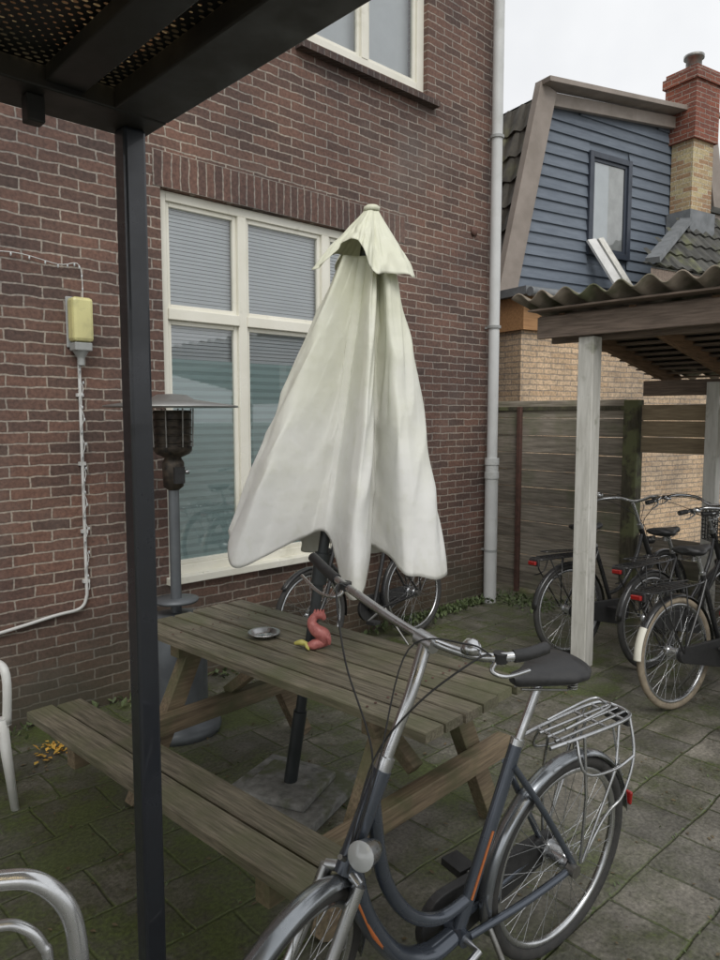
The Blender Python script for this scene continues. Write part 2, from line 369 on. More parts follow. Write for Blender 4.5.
def window(par,nm,x0,x1,z0,z1,mull,trans,fw=.06,mw=.07,y0=.045,y1=.11,frame=M_white,sill=True,film=None,blinds=True):
    mb=MB()
    mb.box((x0,y0,z0),(x0+fw,y1,z1),frame); mb.box((x1-fw,y0,z0),(x1,y1,z1),frame)
    mb.box((x0+fw,y0,z1-fw),(x1-fw,y1,z1),frame); mb.box((x0+fw,y0,z0),(x1-fw,y1,z0+fw),frame)
    ex=[x0+fw]+[q for m_ in mull for q in (m_-mw/2,m_+mw/2)]+[x1-fw]
    for m_ in mull: mb.box((m_-mw/2,y0-.003,z0+fw),(m_+mw/2,y1,z1-fw),frame)
    ez=[z0+fw]+[q for m_ in trans for q in (m_-mw/2,m_+mw/2)]+[z1-fw]
    gl=MB();bl=MB();fm=MB()
    for i in range(0,len(ex),2):
        for m_ in trans: mb.box((ex[i],y0-.012,m_-mw/2),(ex[i+1],y1,m_+mw/2),frame)
        for j in range(0,len(ez),2):
            a,b_,c,d_=ex[i],ex[i+1],ez[j],ez[j+1]; sw=.03; ys=y0+.018
            mb.box((a,ys,c),(a+sw,y1-.01,d_),frame); mb.box((b_-sw,ys,c),(b_,y1-.01,d_),frame)
            mb.box((a+sw,ys,d_-sw),(b_-sw,y1-.01,d_),frame); mb.box((a+sw,ys,c),(b_-sw,y1-.01,c+sw),frame)
            gl.add([(a+sw,ys+.02,c+sw),(b_-sw,ys+.02,c+sw),(b_-sw,ys+.02,d_-sw),(a+sw,ys+.02,d_-sw)],[(0,1,2,3)],M_glass)
            if film and c<film:
                t_=min(film,d_-sw); fm.add([(a+sw,ys+.026,c+sw),(b_-sw,ys+.026,c+sw),(b_-sw,ys+.026,t_),(a+sw,ys+.026,t_)],[(0,1,2,3)],M_film)
    mb.obj(nm+'_frame',par,bevel=.004); gl.obj(nm+'_glass',par,recalc=False)
    if fm.v: fm.obj(nm+'_frosted_film',par,recalc=False)
    if blinds:
        z=z0+.06
        while z<z1-.05:
            for i in range(0,len(ex),2):
                bl.add([(ex[i]+.01,.115,z-.0115),(ex[i+1]-.01,.115,z-.0115),(ex[i+1]-.01,.123,z+.0115),(ex[i]+.01,.123,z+.0115)],[(0,1,2,3)],M_slat)
            z+=.025
        bl.obj(nm+'_blinds',par,recalc=False)
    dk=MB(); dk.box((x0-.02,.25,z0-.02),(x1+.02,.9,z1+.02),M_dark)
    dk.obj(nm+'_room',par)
    if sill:
        s_=MB(); s_.box((x0-.02,-.05,z0-.045),(x1+.02,.10,z0+.004),frame); s_.obj(nm+'_sill',par,bevel=.005)
window(H,'ground_floor_window',-3.45,-1.44,.73,3.193,[-2.82,-2.07],[2.43],film=2.15)
window(H,'upper_window',-2.31,-.98,4.46,6.05,[-1.66],[],fw=.08,sill=False,blinds=False)
mb=MB(); mb.box((-2.25,.16,4.5),(-1.05,.18,6.0),M_slat); mb.obj('upper_curtain',H)
mb=MB(); mb.lathe([(0,0),(.04,0),(.045,.01),(.03,.025),(0,.03)],M_rust,T(-.34,-.002,3.45)@RX(90)); mb.obj('wall_anchor',H)

D=empty('downspout',T(-.14,-.10,0))
mb=MB(); mb.tube([(0,0,0),(0,0,1.35)],.062,M_pvc,16); mb.tube([(0,0,1.33),(0,0,6.5)],.05,M_pvc,16)
for z in (1.35,1.22): mb.tube([(0,0,z-.03),(0,0,z+.03)],.069,M_pvc,16)
for z in (2.6,4.3,5.9,.5):
    mb.tube([(0,0,z-.012),(0,0,z+.012)],.064,M_lampg,16); mb.box((-.01,.05,z-.01),(.01,.11,z+.01),M_lampg)
mb.obj('pipe',D)

# ------------------------------------------------------------------ wall lamp + conduit + fairy lights
L=empty('wall_lamp',T(-4.0,0,2.2))
mb=MB(); mb.box((-.06,-.11,.0),(.06,-.015,.25),M_lampy)
mb.obj('cover',L,bevel=.02)
mb=MB(); mb.box((-.062,-.012,-.03),(.062,0,.26),M_lampg); mb.box((-.05,-.10,-.05),(.05,-.0125,-.003),M_lampg)
mb.lathe([(.045,0),(.02,-.04),(.02,-.08)],M_lampg,T(0,-.05,-.05)); mb.obj('base',L,bevel=.006)
L=empty('electrical_conduit',T(-4,0,.7))
mb=MB(); mb.tube([(0,-.02,1.4),(0,-.02,.7),(.0,-.02,.12),(-.005,-.02,.0),(-.05,-.02,-.06),(-.2,-.02,-.075),(-.55,-.02,-.12),(-1.2,-.02,-.17)],.010,M_wire,8,sm=6)
for z in (1.2,.8,.4,.1): mb.box((-.018,-.028,z-.01),(.018,0,z+.01),M_wire)
mb.obj('conduit',L)
L=empty('fairy_lights',T(-4,0,0))
mb=MB()
pts=[]
for k in range(60):
    z=2.15-1.4*k/59; pts.append((.012*math.sin(k*.9),-.035+.008*math.cos(k*.9),z))
mb.tube(pts,.0022,M_wire,4,sm=2)
p2=[(-1.2,-.02,2.66),(-.7,-.02,2.62),(-.35,-.02,2.66),(-.1,-.02,2.63),(.02,-.02,2.64),(.035,-.02,2.45),(.03,-.03,2.3)]
mb.tube(p2,.003,M_wire,4,sm=6)
for k in range(2,58,3):
    x,y,z=pts[k]; mb.lathe([(0,0),(.005,.004),(.005,.016),(0,.022)],M_lens,T(x+.006,y-.004,z),6)
for q in catmull(p2,3):
    mb.lathe([(0,0),(.005,-.004),(.005,-.016),(0,-.022)],M_lens,T(*q),6)
mb.obj('string',L)

# ------------------------------------------------------------------ canopy near camera
K=empty('black_shelter_canopy',T(-4.82,-2.424,0))
mb=MB(); mb.box((-.030,-.030,0),(.030,.030,2.50),M_black); mb.obj('post',K,bevel=.008)
mb=MB(); mb.box((-3.5,-.03,0),(-3.44,.03,2.5),M_black); mb.box((-.03,-3.0,0),(.03,-2.94,2.5),M_black); mb.box((-3.5,-3.0,0),(-3.44,-2.94,2.5),M_black); mb.obj('rear_posts',K,bevel=.008)
mb=MB()
mb.box((-3.6,-.10,2.50),(.05,.05,2.55),M_canopy)
mb.box((-.085,-3.1,2.502),(.052,-.1005,2.552),M_canopy)
mb.box((-3.6,-3.1,2.50),(-.0855,-3.0,2.548),M_canopy)
for x in (-.20,-.8,-1.4,-2.0,-2.6,-3.2): mb.box((x-.045,-2.995,2.515),(x+.045,-.1015,2.549),M_canopy)
for y in (-.9,-1.7,-2.4): mb.box((-3.55,y-.03,2.525),(-.086,y+.03,2.545),M_canopy)
mb.box((-.27,-.06,2.44),(-.23,-.02,2.5),M_canopy)
mb.obj('beams',K,bevel=.004)
mb=MB(); mb.add([(-3.58,-3.08,2.557),(.04,-3.08,2.557),(.04,.04,2.557),(-3.58,.04,2.557)],[(0,1,2,3)],M_perf); mb.obj('perforated_panel',K,recalc=False)
mb=MB()
mb.box((-3.6,-.02,2.56),(.09,.10,2.64),M_canopy); mb.box((-.02,-3.1,2.561),(.095,-.021,2.642),M_canopy)
mb.obj('roof_trim',K)

# ------------------------------------------------------------------ bicycle stand (galvanised hoops at the lower left)
BS=empty('bicycle_stand',T(-5.13,-2.706,0))
mb=MB()
dx,dy=-.53,.285
for off,zt,r in ((0,.80,.021),(.0,.70,.012)):
    if off==0 and zt==.80:
        P=[(0,0,0),(0,0,.45),(0,0,.62),(dx*.035,dy*.035,.72),(dx*.13,dy*.13,.785),(dx*.26,dy*.26,.80),(dx*.5,dy*.5,.80),(dx*.74,dy*.74,.80),(dx*.87,dy*.87,.785),(dx*.965,dy*.965,.72),(dx,dy,.62),(dx,dy,.45),(dx,dy,0)]
    else:
        P=[(dx*.10,dy*.10,0),(dx*.10,dy*.10,.55),(dx*.12,dy*.12,.64),(dx*.19,dy*.19,.69),(dx*.3,dy*.3,.70),(dx*.7,dy*.7,.70),(dx*.81,dy*.81,.69),(dx*.88,dy*.88,.64),(dx*.90,dy*.90,.55),(dx*.90,dy*.90,0)]
    mb.tube(P,r,M_galv,16,sm=7)
mb.box((-.05,-.05,0),(.05,.05,.012),M_galv); mb.box((dx-.05,dy-.05,0),(dx+.05,dy+.05,.012),M_galv)
mb.obj('hoops',BS)

# ------------------------------------------------------------------ picnic table
TB=empty('picnic_table',T(-3.72,-1.78,0)@RZ(4))
mb=MB(); n=6;w=.102;g=.011;tot=n*w+(n-1)*g
def plank(mb,x0,x1,y0,y1,z0,z1,mat):
    ns=10; rows=[]
    ph=random.uniform(0,6); am=random.uniform(.0005,.0025)
    for i in range(ns+1):
        y=y0+(y1-y0)*i/ns; dz=am*math.sin(i*.5+ph); dx=.0012*math.sin(i*.7+ph*2)
        rows.append([(x0+dx,y,z0+dz),(x1+dx,y,z0+dz),(x1+dx,y,z1-.004+dz),(x1-.004+dx,y,z1+dz),(x0+.004+dx,y,z1+dz),(x0+dx,y,z1-.004+dz)])
    mb.grid(rows,mat,False,True)
    mb.add(rows[0],[(0,1,2,3,4,5)],mat); mb.add(rows[-1],[(5,4,3,2,1,0)],mat)
for i in range(n):
    x=-tot/2+i*(w+g); e=random.uniform(-.008,.008); dz=random.uniform(-.003,.003)
    plank(mb,x,x+w-random.uniform(0,.004),-.90+e,.92+e,.712,.75+dz,M_table)
mb.obj('table_top',TB)
mb=MB()
for i in range(2):
    x=-.86+i*.128
    plank(mb,x,x+.118,-.92,.95-.02*i,.412,.45-.002*i,M_table)
mb.obj('bench_seat',TB)
mb=MB()
for i in range(n):
    x=-tot/2+i*(w+g)+w/2
    for y in (-.62,.62):
        for sx in (-.022,.022):
            mb.lathe([(0,.7545),(.0045,.7540),(.006,.752)],M_rust,T(x+sx,y,0),8)
mb.obj('screws',TB)
mb=MB()
for y in (-.62,.62):
    mb.box((-.30,y-.035,.64),(.30,y+.035,.709),M_tablex)
    mb.box((-.85,y-.105,.325),(.50,y-.04,.409),M_tablex)
    mb.beam((-.18,y,.69),(-.52,y,.0),.065,.09,M_tablex,up=(1,0,0))
    mb.beam((.18,y,.69),(.52,y,.0),.065,.09,M_tablex,up=(1,0,0))
mb.beam((0,-.6,.40),(0,-.2,.70),.06,.05,M_tablex); mb.beam((0,.6,.40),(0,.2,.70),.06,.05,M_tablex)
mb.obj('legs',TB,bevel=.004)

A_=empty('ashtray',T(-3.77,-1.50,.754))
mb=MB(); mb.lathe([(0,.004),(.052,.004),(.062,.02),(.074,.022),(.078,.018),(.066,.012),(.055,0),(0,0)],M_chrome,None,28); mb.obj('dish',A_)
R_=empty('rubber_chicken_toy',T(-3.685,-1.79,.754)@Matrix.Scale(.88,4))
cr=V((.7304,-.683,0)); cf=V((-.683,-.7304,0))
def cp(r,q,z): 
    v=cr*r+cf*q; return (v.x,v.y,z)
mb=MB()
mb.tube([cp(.035,0,.03),cp(.025,.01,.065),cp(-.01,.01,.09),cp(-.03,.0,.125),cp(-.01,-.01,.155),cp(.02,0,.16),cp(.035,0,.14)],[.034,.038,.032,.024,.020,.020,.010],M_pink,12,sm=6)
mb.tube([cp(.04,0,.03),cp(-.02,.03,.018),cp(-.05,.04,.018)],[.028,.026,.012],M_pink,10,sm=5)
for k in range(4): mb.tube([cp(-.015+.014*k,-.005,.17),cp(-.012+.014*k,-.005,.19)],[.009,.004],M_pink,8)
mb.tube([cp(.03,.02,.07),cp(.055,.03,.05),cp(.06,.035,.02)],[.014,.016,.006],M_pink,8,sm=4)
mb.obj('body',R_)
mb=MB()
mb.tube([cp(-.05,.03,.02),cp(-.08,.03,.03),cp(-.115,.02,.022)],[.010,.016,.008],M_yel,8,sm=4)
mb.tube([cp(-.06,.04,.03),cp(-.05,.05,.012),cp(-.04,.07,.006)],[.008,.010,.004],M_yel,8,sm=4)
mb.obj('feet',R_)

# ------------------------------------------------------------------ umbrella
U=empty('garden_umbrella',T(-3.736,-1.628,0))
ax=V((.11,-.094,1))
def UP(r,q,z):
    v=ax*z+cr*r+cf*q; return V((v.x,v.y,z))
mb=MB(); mb.tube([UP(0,0,.05),UP(0,0,2.62)],.024,M_pole,16); mb.tube([UP(0,0,.02),UP(0,0,.42)],.031,M_pole,16)
mb.tube([UP(0,0,1.02),UP(0,0,1.16)],.036,M_pole,16)
mb.obj('pole',U)
mb=MB(); mb.box((-.26,-.26,.0),(.26,.26,.05),M_conc,RZ(20)); mb.box((-.17,-.17,.05),(.17,.17,.085),M_conc,RZ(24)); mb.obj('base',U,bevel=.01)
hem=[(-.42,.02,1.27),(-.415,.10,1.24),(-.37,.23,1.14),(-.27,.20,1.17),(-.17,.14,1.21),(-.08,.085,1.25),(-.025,.055,1.27),(.02,.06,1.24),(.075,.22,1.15),(.12,.34,1.06),(.165,.38,1.04),(.20,.31,1.08),(.205,.16,1.15),(.205,.055,1.20),(.24,.06,1.20),(.30,.19,1.16),(.36,.29,1.12),(.43,.27,1.11),(.50,.22,1.09),(.55,.13,1.10),(.47,.0,1.16),
     (.25,-.05,1.2),(.28,-.33,1.1),(.18,-.32,1.1),(.06,-.10,1.2),(-.03,-.36,1.1),(-.12,-.34,1.1),(-.13,-.10,1.2),(-.34,-.26,1.12),(-.38,-.20,1.12),(-.24,-.06,1.22)]
NS=16
hc=catmull(hem,NS,True)
rows=[]
m_=80; N=len(hc); random.seed(5)
waves=[(random.choice([7,9,13,17]),random.uniform(0,6.28),random.uniform(.25,.5)) for _ in range(5)]
for i in range(m_+1):
    h=i/m_; rr=[]
    s=.25+.75*(1-(1-h)**1.08)
    for k,p in enumerate(hc):
        z=2.47+(p.z-2.47)*h
        R=math.hypot(p.x,p.y)
        mixf=min(1,.74+h*.7)
        tgt=.34
        Rn=(tgt*(1-mixf)+R*mixf)*s
        a0=2*PI*k/N
        wr=0
        for f,ph,am in waves: wr+=am*(1-abs(math.sin(a0*f*.5+ph+.9*math.sin(h*2.5+ph)))*1.6)
        wr*=.0075*(.55+.7*h)
        wr+=.022*mnoise.noise(V((math.cos(a0)*4,math.sin(a0)*4,h*4+a0*2)))*(.3+h)
        # diagonal tension creases
        wr+=.0055*(1-2*abs(math.sin(a0*9+h*14+2*mnoise.noise(V((a0*3,h*3,7.))))))*(.3+.7*math.sin(min(h*1.2,1)*PI))
        Rn=max(Rn+wr,.042)
        a=math.atan2(p.y,p.x)+.05*mnoise.noise(V((a0*2,h*3,4.)))
        rr.append(UP(Rn*math.cos(a),Rn*math.sin(a),z))
    rows.append(rr)
mb=MB(); mb.grid(rows,M_fab,True,True); mb.obj('canopy_fabric',U,recalc=False,solid=.002)
cap=[(-.215,.05,2.42),(-.19,.09,2.41),(-.12,.10,2.49),(-.06,.13,2.52),(-.02,.17,2.49),(.02,.19,2.42),(.06,.16,2.37),(.11,.14,2.38),(.20,.12,2.37),(.235,.05,2.38),(.17,-.03,2.46),(.13,-.14,2.42),(.06,-.15,2.45),(0,-.09,2.50),(-.08,-.15,2.45),(-.13,-.12,2.45),(-.12,-.04,2.5)]
cc=catmull(cap,14,True); rows=[]
for i in range(31):
    h=i/30; rr=[]
    for k,p in enumerate(cc):
        R=math.hypot(p.x,p.y); a=math.atan2(p.y,p.x); a0=2*PI*k/len(cc)
        mixf=min(1,.35+h*1.0); prof=.14+.86*h**.9
        Rn=(.15*(1-mixf)+R*mixf)*prof
        Rn+=h*(.016*mnoise.noise(V((math.cos(a0)*7,math.sin(a0)*7,h*5)))+.007*(1-abs(math.sin(a0*5+h))*1.6))
        z=2.675+(p.z-2.675)*h+.010*h*mnoise.noise(V((a0*4,2.,h*4)))
        rr.append(UP(Rn*math.cos(a),Rn*math.sin(a),z))
    rows.append(rr)
mb=MB(); mb.grid(rows,M_fab,True,True)
mb.grid([[UP(r_*math.cos(2*PI*k/20),r_*math.sin(2*PI*k/20),z_) for k in range(20)] for r_,z_ in ((.034,2.668),(.034,2.685),(.024,2.692),(.001,2.695))],M_fab,True,True)
mb.obj('vent_cap',U,recalc=False,solid=.002)
random.seed(11)
# ------------------------------------------------------------------ patio heater
PH=empty('patio_heater',T(-3.73,-.60,0))
mb=MB()
mb.lathe([(0,0),(.235,0),(.24,.03),(.225,.06),(.17,.075),(.165,.09),(.165,.62),(.15,.66),(.05,.68),(.0,.68)],M_heat,None,32)
mb.lathe([(0,.74),(.12,.74),(.125,.755),(0,.76)],M_heat,None,28)
mb.lathe([(.03,.66),(.03,1.42)],M_heat,None,16)
mb.obj('body',PH)
mb=MB(); mb.M=T(0,0,-.03)
mb.lathe([(.03,1.40),(.055,1.42),(.06,1.55),(.045,1.58),(.09,1.60),(.105,1.62),(.105,1.64)],M_heatd,None,24)
mb.lathe([(.095,1.64),(.10,1.84)],M_heatd,None,24)
for z in (1.66,1.70,1.74,1.78,1.82): mb.lathe([(.101,z),(.108,z+.006),(.101,z+.012)],M_heatd,None,24)
for k in range(8):
    a=2*PI*k/8; mb.tube([(.112*math.cos(a),.112*math.sin(a),1.64),(.118*math.cos(a),.118*math.sin(a),1.85)],.004,M_dull,6)
mb.box((-.03,-.075,1.44),(.03,-.055,1.53),M_plastic)
mb.lathe([(0,.0),(.012,0),(.012,.02),(0,.02)],M_chrome,T(.05,-.05,1.50)@RX(90))
mb.obj('burner',PH)
mb=MB(); mb.M=T(0,0,-.03); mb.lathe([(.0,1.93),(.08,1.925),(.12,1.90),(.36,1.865),(.362,1.855),(.35,1.858),(.12,1.88),(0,1.885)],M_hat,None,40); mb.obj('reflector_hood',PH)

# ------------------------------------------------------------------ plastic chair
CH=empty('plastic_garden_chair',T(-5.01,-.66,0)@RZ(10))
mb=MB()
rows=[]
for i in range(7):
    y=-.22+.44*i/6; rows.append([(x_,y,.43+.02*math.cos(x_*6)+.01*math.sin(y*5)) for x_ in [-.24+.48*k/8 for k in range(9)]])
mb.grid(rows,M_chair)
for k in range(6):
    x=-.20+.08*k; mb.beam((x,.21,.46),(x,.30,.80),.05,.012,M_chair,up=(0,1,0))
mb.tube([(-.24,.22,.44),(-.24,.30,.74),(-.15,.32,.84),(0,.33,.87),(.15,.32,.84),(.24,.30,.74),(.24,.22,.44)],.018,M_chair,8,sm=5)
for sx in (-1,1):
    mb.tube([(sx*.24,-.22,.43),(sx*.27,-.25,0)],[.028,.018],M_chair,8)
    mb.tube([(sx*.24,.22,.43),(sx*.27,.30,0)],[.028,.018],M_chair,8)
    mb.tube([(sx*.26,-.23,.40),(sx*.27,-.22,.62),(sx*.27,-.1,.66),(sx*.26,.2,.66),(sx*.25,.27,.66)],.02,M_chair,8,sm=5)
mb.obj('chair_shell',CH,solid=.004)

# ------------------------------------------------------------------ bicycles
def bicycle(name,M,frame=M_fblack,fend=M_fblack,tyre=M_rubber,steer=0,bars=None,rack=M_fblack,basket=False,style='omafiets',fendtip=None,guard=True,sad_z=.98,fscale=1.0,crankrot=20,sadx=.205,fw_=.027):
    E=empty(name,M)
    mod=style=='modern'
    R=.322
    HA=math.radians(66)
    def axis(z): return V((1.03-(z-.345)/math.tan(HA),0,z))
    a0=axis(.345);a1=axis(1.1); adir=(a1-a0).normalized()
    S=T(*a0)@Matrix.Rotation(math.radians(steer),4,adir)@T(*(-a0))
    def wheel(mb,c):
        mb.ring(R,.021,tyre,T(*c),56,10)
        mb.ring(R-.026,.0125,M_chrome,T(*c),56,8)
        old=mb.M; mb.M=mb.M@T(*c)
        mb.tube([(0,-.05,0),(0,.05,0)],.02 if c[0]>.5 else .034,M_chrome,12)
        for y in (-.032,.032): mb.tube([(0,y-.002,0),(0,y+.002,0)],.032 if c[0]>.5 else .042,M_chrome,14)
        for k in range(36):
            a=2*PI*k/36; sd=1 if k%2 else -1; off=(.55 if (k//2)%2 else -.55)
            p0=(.03*math.cos(a+off*2),sd*.032,.03*math.sin(a+off*2)); p1=((R-.03)*math.cos(a),0,(R-.03)*math.sin(a))
            mb.tube([p0,p1],.0013,M_chrome,4,caps=False)
        mb.M=old
    def fender(mb,c,a0_,a1_,mat,Rr=.362,w=fw_):
        rows=[]
        n=30
        for i in range(n+1):
            a=math.radians(a0_+(a1_-a0_)*i/n)
            row=[]
            for j in range(7):
                b_=-1+2*j/6; rad=Rr-.014*b_*b_
                row.append((c[0]+rad*math.cos(a),w*b_,c[2]+rad*math.sin(a)))
            rows.append(row)
        mb.grid(rows,mat,True)
    mb=MB(); wheel(mb,(0,0,.345)); mb.obj('rear_wheel',E)
    mb=MB(); mb.M=S; wheel(mb,(1.08,0,.345)); mb.obj('front_wheel',E)
    mb=MB(); fender(mb,(0,0,.345),-20,172,fend)
    if fendtip: fender(mb,(0,0,.345),146,178,fendtip,Rr=.3655)
    mb.M=S; fender(mb,(1.08,0,.345),42,190,fend)
    mb.M=Matrix.Identity(4); mb.obj('fenders',E,solid=.0015)
    BB=V((.46,0,.285)); st=V((.275,0,.80)) if not mod else V((.265,0,.82))
    mb=MB()
    mb.tube([BB,st],.0165*fscale,frame,12)
    mb.tube([axis(.66),axis(.90)],.021*fscale,frame,14)
    mb.tube([BB-V((0,.035,0)),BB+V((0,.035,0))],.024,frame,14)
    if mod:
        mb.tube([axis(.70),V((.82,0,.52)),V((.70,0,.34)),V((.58,0,.275)),BB+V((.02,0,.0))],[.032,.036,.036,.034,.030],frame,16,sm=8,sy=.75)
        mb.tube([axis(.84),V((.76,0,.60)),V((.66,0,.44)),V((.54,0,.37)),V((.43,0,.38))],[.019,.020,.020,.018,.017],frame,12,sm=8)
        mb.tube([V((.862,.0255,.585)),V((.80,.0275,.46)),V((.735,.0275,.37))],[.004,.008,.003],M_orange,6,sm=6)
        mb.tube([V((.43,.0185,.39)),V((.36,.0185,.58))],.004,M_orange,6)
    elif style=='herenfiets':
        mb.tube([axis(.70),BB],.017,frame,12); mb.tube([axis(.86),V((.285,0,.80))],.015,frame,12)
    else:
        mb.tube([axis(.68),V((.74,0,.50)),BB],.017,frame,12,sm=6)
        mb.tube([axis(.86),V((.72,0,.66)),V((.55,0,.46)),V((.41,0,.42))],.015,frame,12,sm=6)
    for sy in (-1,1):
        mb.tube([V((.44,sy*.03,.285)),V((.2,sy*.05,.31)),V((0,sy*.062,.345))],.010*fscale,frame,8,sm=4)
        mb.tube([V((.29,sy*.016,.76)),V((.16,sy*.045,.58)),V((0,sy*.062,.345))],.009*fscale,frame,8,sm=4)
    mb.obj('frame',E)
    sx_=sadx+.02
    mb=MB(); mb.tube([st-V((-.01,0,.03)),V((sx_,0,sad_z-.06))],.0135,M_chrome,12); mb.tube([st-V((-.002,0,.006)),st+V((-.004,0,.012))],.021,M_chrome,12)
    mb.obj('seat_post',E)
    mb=MB(); rows=[]
    secs=[(-.125,.045,.016),(-.115,.085,.026),(-.08,.105,.032),(-.03,.095,.034),(.03,.06,.032),(.08,.036,.028),(.125,.026,.024),(.145,.012,.012)]
    for x,wd,hh in secs:
        zt=sad_z+.015*abs(x/.13)**2*(1 if x<0 else .6)
        rows.append([(sadx+x,wd*math.cos(2*PI*k/18),zt-.03+(hh if math.sin(2*PI*k/18)>0 else hh*.9)*math.sin(2*PI*k/18)) for k in range(18)])
    mb.grid(rows,M_plastic,True,True)
    mb.add(rows[0],[tuple(range(18))],M_plastic); mb.add(rows[-1],[tuple(range(18))],M_plastic)
    for sy in (-1,1): mb.tube([(sadx-.105,sy*.045,sad_z-.075),(sadx-.065,sy*.04,sad_z-.085),(sadx+.115,sy*.012,sad_z-.05)],.0035,M_dull,6)
    for yy in (.045,-.045):
        for q in range(4): mb.ring(.013,.003,M_dull,T(sadx-.085,yy,sad_z-.08+q*.008)@RX(90),12,5)
    mb.obj('saddle',E)
    mb=MB(); mb.M=S
    fk=frame if not mod else M_chrome
    mb.tube([axis(.655)+V((0,-.05,-.0)),axis(.67),axis(.655)+V((0,.05,0))],.014,fk,10,sm=4)
    for sy in (-1,1):
        mb.tube([axis(.655)+V((0,sy*.048,0)),axis(.50)+V((0,sy*.05,0)),V((1.025,sy*.052,.40)),V((1.08,sy*.054,.345))],[.018 if mod else .016,.016 if mod else .014,.013,.009],fk,10,sm=5)
        mb.tube([V((1.08,sy*.05,.345)),V((1.33,sy*.028,.50))],.0022,M_dull,5)
        mb.tube([V((1.08,sy*.05,.345)),V((.80,sy*.028,.57))],.0022,M_dull,5)
    mb.obj('fork',E)
    mb=MB(); mb.M=S
    mb.tube([axis(.89),axis(1.08 if mod else 1.10)],.0125 if not mod else .015,M_chrome,12); mb.tube([axis(.895),axis(.93)],.022,M_chrome,14)
    mb.obj('stem',E)
    mb=MB()
    if bars is None:
        mb.M=S
        c=axis(1.12)
        P=[c+V(p) for p in ((-.25,.27,-.01),(-.14,.28,.0),(-.03,.25,.02),(.05,.14,.02),(.045,0,-.01),(.05,-.14,.02),(-.03,-.25,.02),(-.14,-.28,0),(-.25,-.27,-.01))]
    else:
        Mi=M.inverted(); P=[Mi@V(p) for p in bars]
    Q=catmull(P,6); mb.tube(Q,.0125 if mod else .0115,M_chrome,10)
    nG=5 if bars is None else 8
    mb.tube(Q[:nG],.0165,M_plastic,12); mb.tube(Q[-nG:],.0165,M_plastic,12)
    for a_,b_,c_ in ((Q[nG+1],Q[nG-2],Q[1]),(Q[-nG-2],Q[-nG+1],Q[-2])):
        dn=V((.035,0,-.035))
        mb.tube([a_,a_+dn*.8,b_+dn*1.3,c_+dn*1.35],[.008,.006,.005,.005],M_chrome,8,sm=5)
        mb.tube([a_-V((0,0,.012)),a_+V((0,0,.012))],.019,M_plastic,10)
    mid=Q[len(Q)//2]
    if bars is not None:
        mid=Mi@V((-4.312,-2.99,1.195))
        mb.tube([S@axis(1.0),S@axis(1.08),mid],[.015,.016,.019],M_chrome,12,sm=5)
        dd=(Q[len(Q)//2+1]-Q[len(Q)//2-1]).normalized()
        mb.tube([mid-dd*.03,mid+dd*.03],.023,M_chrome,14)
    mb.obj('handlebar',E)
    mb=MB()
    e_=S@axis(.93)
    for q in (Q[nG+2],Q[-nG-3]):
        mb.tube([q,q+V((.05,0,.01)),(q+e_)/2+V((.075,0,.03)),e_+V((.045,0,0)),S@axis(.72)+V((.03,.02,0))],.0026,M_plastic,6,sm=8)
    mb.tube([Q[nG+2],Q[nG+4]+V((.04,0,.04)),mid+V((.08,.02,.0)),e_+V((.055,.03,0)),S@axis(.68)+V((.02,.03,0))],.0024,M_plastic,6,sm=8)
    b2=Q[nG+5]; mb.lathe([(0,.035),(.015,.032),(.026,.018),(.028,0),(0,0)],M_chrome,T(b2.x,b2.y,b2.z+.008),16)
    mb.obj('cables_and_bell',E)
    mb=MB(); mb.M=S@T(*(axis(.80)+V((.09,0,-.01))))@RY(90)
    if mod: 
        mb.M=S@T(*(axis(.775)+V((.075,.055,-.01))))@RY(72)
        mb.lathe([(0,-.07),(.020,-.06),(.030,-.03),(.034,.008),(.035,.016)],M_chrome,None,20); mb.lathe([(.035,.016),(.028,.024),(0,.028)],M_lens,None,20)
        mb.M=S; mb.tube([axis(.74)+V((.02,0,0)),axis(.76)+V((.05,.04,-.02))],.008,M_dull,6)
    else: mb.lathe([(0,-.05),(.025,-.045),(.033,0),(.033,.012)],fend,None,18); mb.lathe([(.033,.012),(.02,.02),(0,.022)],M_lens,None,18)
    mb.M=S; mb.tube([axis(.70)+V((.02,0,0)),axis(.74)+V((.07,0,-.01))],.007,M_dull,6)
    mb.obj('headlight',E)
    mb=MB()
    if guard:
        P0=[]
        for k in range(13):
            a=math.radians(-90+180*k/12); P0.append((.46+.10*math.cos(a),.285+.10*math.sin(a)))
        for k in range(13):
            a=math.radians(90+180*k/12); P0.append((0+.05*math.cos(a),.345+.05*math.sin(a)))
        vs=[(x,-.045,z) for x,z in P0]+[(x,-.075,z) for x,z in P0]; n=len(P0)
        mb.add(vs,[tuple(range(n)),tuple(range(2*n-1,n-1,-1))]+[(i,(i+1)%n,n+(i+1)%n,n+i) for i in range(n)],M_plastic)
    mb.obj('chain_case',E,bevel=.004)
    mb=MB()
    ca=math.radians(crankrot)
    for sg,sy in ((1,1),(-1,-1)):
        p=BB+V((sg*.165*math.cos(ca),sy*.095,-sg*.165*math.sin(ca)))
        mb.tube([BB+V((0,sy*.03,0)),BB+V((0,sy*.085,0)),p],[.012,.012,.009],M_chrome if mod else M_dull,8)
        mb.tube([p,p+V((0,sy*.10,0))],.007,M_dull,8)
        mb.box((p.x-.035,min(p.y+sy*.02,p.y+sy*.105),p.z-.013),(p.x+.035,max(p.y+sy*.02,p.y+sy*.105),p.z+.013),M_plastic)
    mb.obj('cranks',E,bevel=.002)
    mb=MB(); rz=.755 if not mod else .795; e=0 if not mod else .075
    mb.tube([(.17,.05,rz),(-.05,.065,rz),(-.28+e,.065,rz),(-.33+e,.04,rz),(-.33+e,-.04,rz),(-.28+e,-.065,rz),(-.05,-.065,rz),(.17,-.05,rz),(.26,-.02,rz-.0)],.0065,rack,8,sm=5)
